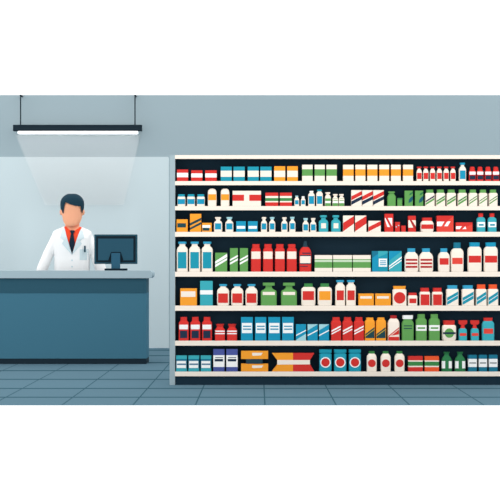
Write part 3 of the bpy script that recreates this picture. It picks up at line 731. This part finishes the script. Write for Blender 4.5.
for cx, (l, g) in zip([421.5, 434.6], labels(2, '', 'green bottles with white band', r)):
    bottle(r, cx, [(B_, 5.6), (320.8, 5.6), (319.4, 5.0), (318.2, 3.7)], l, g, col='green', n=5, parts=[('cap', 'green', [(318.4, 3.7), (314.2, 3.7)], 4)],
           prints=[(R(5.3, 325.1, 330.8), 'white'), (R(3.8, 327.2, 328.9), 'green')])
bottle(r, 449.4, [(B_, 6.3), (338.6, 7.2), (327.2, 7.2), (325.8, 6.7), (325, 5.6)], 'white jar with red lid, green disc and navy band on the sixth shelf', cat='jar', name='medicine_jar',
       parts=[('lid', 'red', [(325.1, 5.6), (320.6, 5.8)], 4)], prints=[(circ(0, 333.1, 4.7), 'green'), (R(7.1, 332.2, 334.1), 'navyp')], maxd=0.042)
for cx, (l, g) in zip([463.2, 475.2], labels(2, '', 'turquoise spray bottles with red triggers', r)):
    o = bottle(r, cx, [(B_, 4.2), (330.4, 4.2), (329, 3.5), (328, 2)], l, g, cat='bottle', name='spray_bottle', col='turq',
           parts=[('collar', 'red', [(328.4, 2.6), (327, 1.9), (324.4, 1.7)], 3)], prints=[(R(3.3, 333.1, 335.9), 'coral')])
    L = lambda y: (B_ - y) * s
    bm = bmesh.new(); q = [(-4.3, 320.4), (4.3, 320.4), (4.3, 323.6), (2.6, 324.8), (-2.6, 324.8), (-4.3, 323.6)]
    A = [bm.verts.new((x*s, -0.016, L(y))) for x, y in q]; D = [bm.verts.new((x*s, 0.016, L(y))) for x, y in q]
    bm.faces.new(A); bm.faces.new(D[::-1])
    for i in range(6): bm.faces.new((A[i], D[i], D[(i+1) % 6], A[(i+1) % 6]))
    build('spray_head', bm, ['red'], o)
bottle(r, 488.5, [(B_, 6.3), (324, 6.3), (322.2, 5.5), (321, 4.2)], 'large turquoise bottle with red cap and red label on the sixth shelf', col='turq',
       parts=[('cap', 'red', [(321.2, 4.3), (317.9, 4.7)], 3)], prints=[(R(4.7, 328.6, 333.7), 'coral')])

# ---- shelf 7
r = 6; B_ = BASE[r]
for (x0, x1), (l, g) in zip([(175.9, 187), (188.2, 199.3), (200.5, 211.3)], labels(3, '', 'teal cartons with white labels', r)):
    carton(r, x0, x1, 355.6, l, g, bands=[(355.6, 359, 'turq'), (359, 368.2, 'midb'), (368.2, B_, 'turq')], plate=[(rect(x0 + .8, x1 - 1, 361, 368), 'white'), (rect(x0 + 1.2, x1 - 1.2, 363.5, 365), 'bluegrey')])
for (x0, x1), (l, g) in zip([(213.1, 224.6), (226.1, 237.8)], labels(2, '', 'purple cartons with white panel', r)):
    carton(r, x0, x1, 349.2, l, g, bands=[(349.2, 355.2, 'purple'), (355.2, 367, 'white'), (367, B_, 'purple')],
           prints=[(rect(x0 + 2.2, x1 - 1.6, 357.2, 357.9), 'navyp'), (rect(x0 + 1.6, x1 - 1.6, 359, 361.4), 'navyp')])
carton(r, 240.9, 268.3, 363.8, 'lower of two stacked flat orange cartons on the bottom shelf', 'flat orange cartons stacked on the bottom shelf', col='orange', plate=[([(252.2, 365.4), (263.4, 365.4), (261.6, 367.8), (253, 368.2), (252, 367.4)], 'cream')])
carton(r, 245.8, 262.8, 359.0, 'flat dark teal box between two orange cartons on the bottom shelf', None, cat='box', name='flat_box', col='slate', base=363.8,
       bands=[(359, 363.8, 'slate')])
carton(r, 240.9, 268.3, 351.0, 'upper of two stacked flat orange cartons on the bottom shelf', 'flat orange cartons stacked on the bottom shelf', col='orange', base=359.0, plate=[([(252.2, 352.8), (262.8, 352.8), (261, 355.4), (253, 355.8), (252, 355)], 'cream')])
# long package with notched ends
q = [(271.9, 353.1), (314.3, 353.1), (310, 360), (310, 364.4), (314.3, B_), (271.9, B_), (277.2, 364.6), (277.2, 360)]
cx = 293; bm = bmesh.new(); L = lambda y: (B_ - y) * s
def ext(poly, y0, y1, mi):
    A = [bm.verts.new(((x - cx)*s, y0, L(y))) for x, y in poly]; D = [bm.verts.new(((x - cx)*s, y1, L(y))) for x, y in poly]
    bm.faces.new(A).material_index = mi; bm.faces.new(D[::-1]).material_index = mi
    for i in range(len(poly)): bm.faces.new((A[i], D[i], D[(i+1) % len(poly)], A[(i+1) % len(poly)])).material_index = mi
ext([(271.9, 353.1), (293, 353.1), (293, B_), (271.9, B_), (277.2, 364.6), (277.2, 360)], 0, 0.07, 0)
ext([(293, 353.1), (314.3, 353.1), (310, 360), (310, 364.4), (314.3, B_), (293, B_)], 0, 0.07, 1)
ext([(277.2, 360), (310, 360), (310, 364.4), (277.2, 364.6)], -0.001, 0.071, 2)
o = build('long_package', bm, ['orange', 'red', 'cream'], None, (SX(cx), FRONT, SZ(B_)))
tag(o, 'long orange and red package with notched ends and cream stripe on the bottom shelf', 'package')
for (x0, x1), (l, g) in zip([(319.2, 331.8), (334, 346.6), (348.8, 361.2)], labels(3, '', 'teal canisters with red discs', r)):
    h = (x1 - x0)/2
    bottle(r, (x0+x1)/2, [(B_, h), (354.4, h), (353.6, h - .8), (353.5, h - 1.4), (352.6, h - 1.4)], l, g, cat='canister', name='medicine_canister', n=7, col='teal',
           parts=[('lid', 'teal', [(352.8, h - .1), (349.5, h)], 6)], prints=[(circ(0, 362.4, 5.3), 'white'), (circ(0, 362.4, 4.2), 'red')])
for cx, (l, g) in zip([371.9, 385.9, 399.8], labels(3, '', 'green-capped white bottles with red discs', r)):
    bottle(r, cx, [(B_, 4.9), (369, 5.1), (357.4, 5.1), (355.4, 4.4), (354.2, 3.4), (353.6, 2.8)], l, g, parts=[('cap', 'mgreen', [(354, 2.9), (351.4, 2.9)], 3)], prints=[(circ(0, 363.3, 3.9), 'red')])
for x0, x1, c, w in ((408.2, 423, 'red', 'red'), (424.6, 439.2, 'oranger', 'orange')):
    carton(r, x0, x1, 356.3, f'{w}, white and green striped carton on the bottom shelf', bands=[(356.3, 360.4, c), (360.4, 361.7, 'cream'), (361.7, 365.8, 'mgreen'), (365.8, 367.1, 'cream'), (367.1, B_, c)])
for cx, (l, g) in zip([447, 460.4], labels(2, '', 'dark green bottles with split white labels', r)):
    bottle(r, cx, [(B_, 5.4), (360.2, 5.4), (358, 4.4), (355.8, 2.6), (354.2, 2.2)], l, g, col='dgreen', parts=[('cap', 'dgreen', [(354.6, 2.2), (352.1, 3.4)], 3)],
           prints=[(rect(-5.1, -1.8, 361.1, 368.4), 'white'), (rect(1.8, 5.1, 361.1, 368.4), 'white')])
for (x0, x1), (l, g) in zip([(468.3, 477.1), (478.9, 487.3), (489, 497.8)], labels(3, '', 'blue cartons with white band', r)):
    carton(r, x0, x1, 355, l, g, bands=[(355, 358.9, 'midb'), (358.9, 367, 'white'), (367, B_, 'midb')], prints=[(rect(x0 + 1, x1 - 1, 362.5, 363.5), 'slate')])
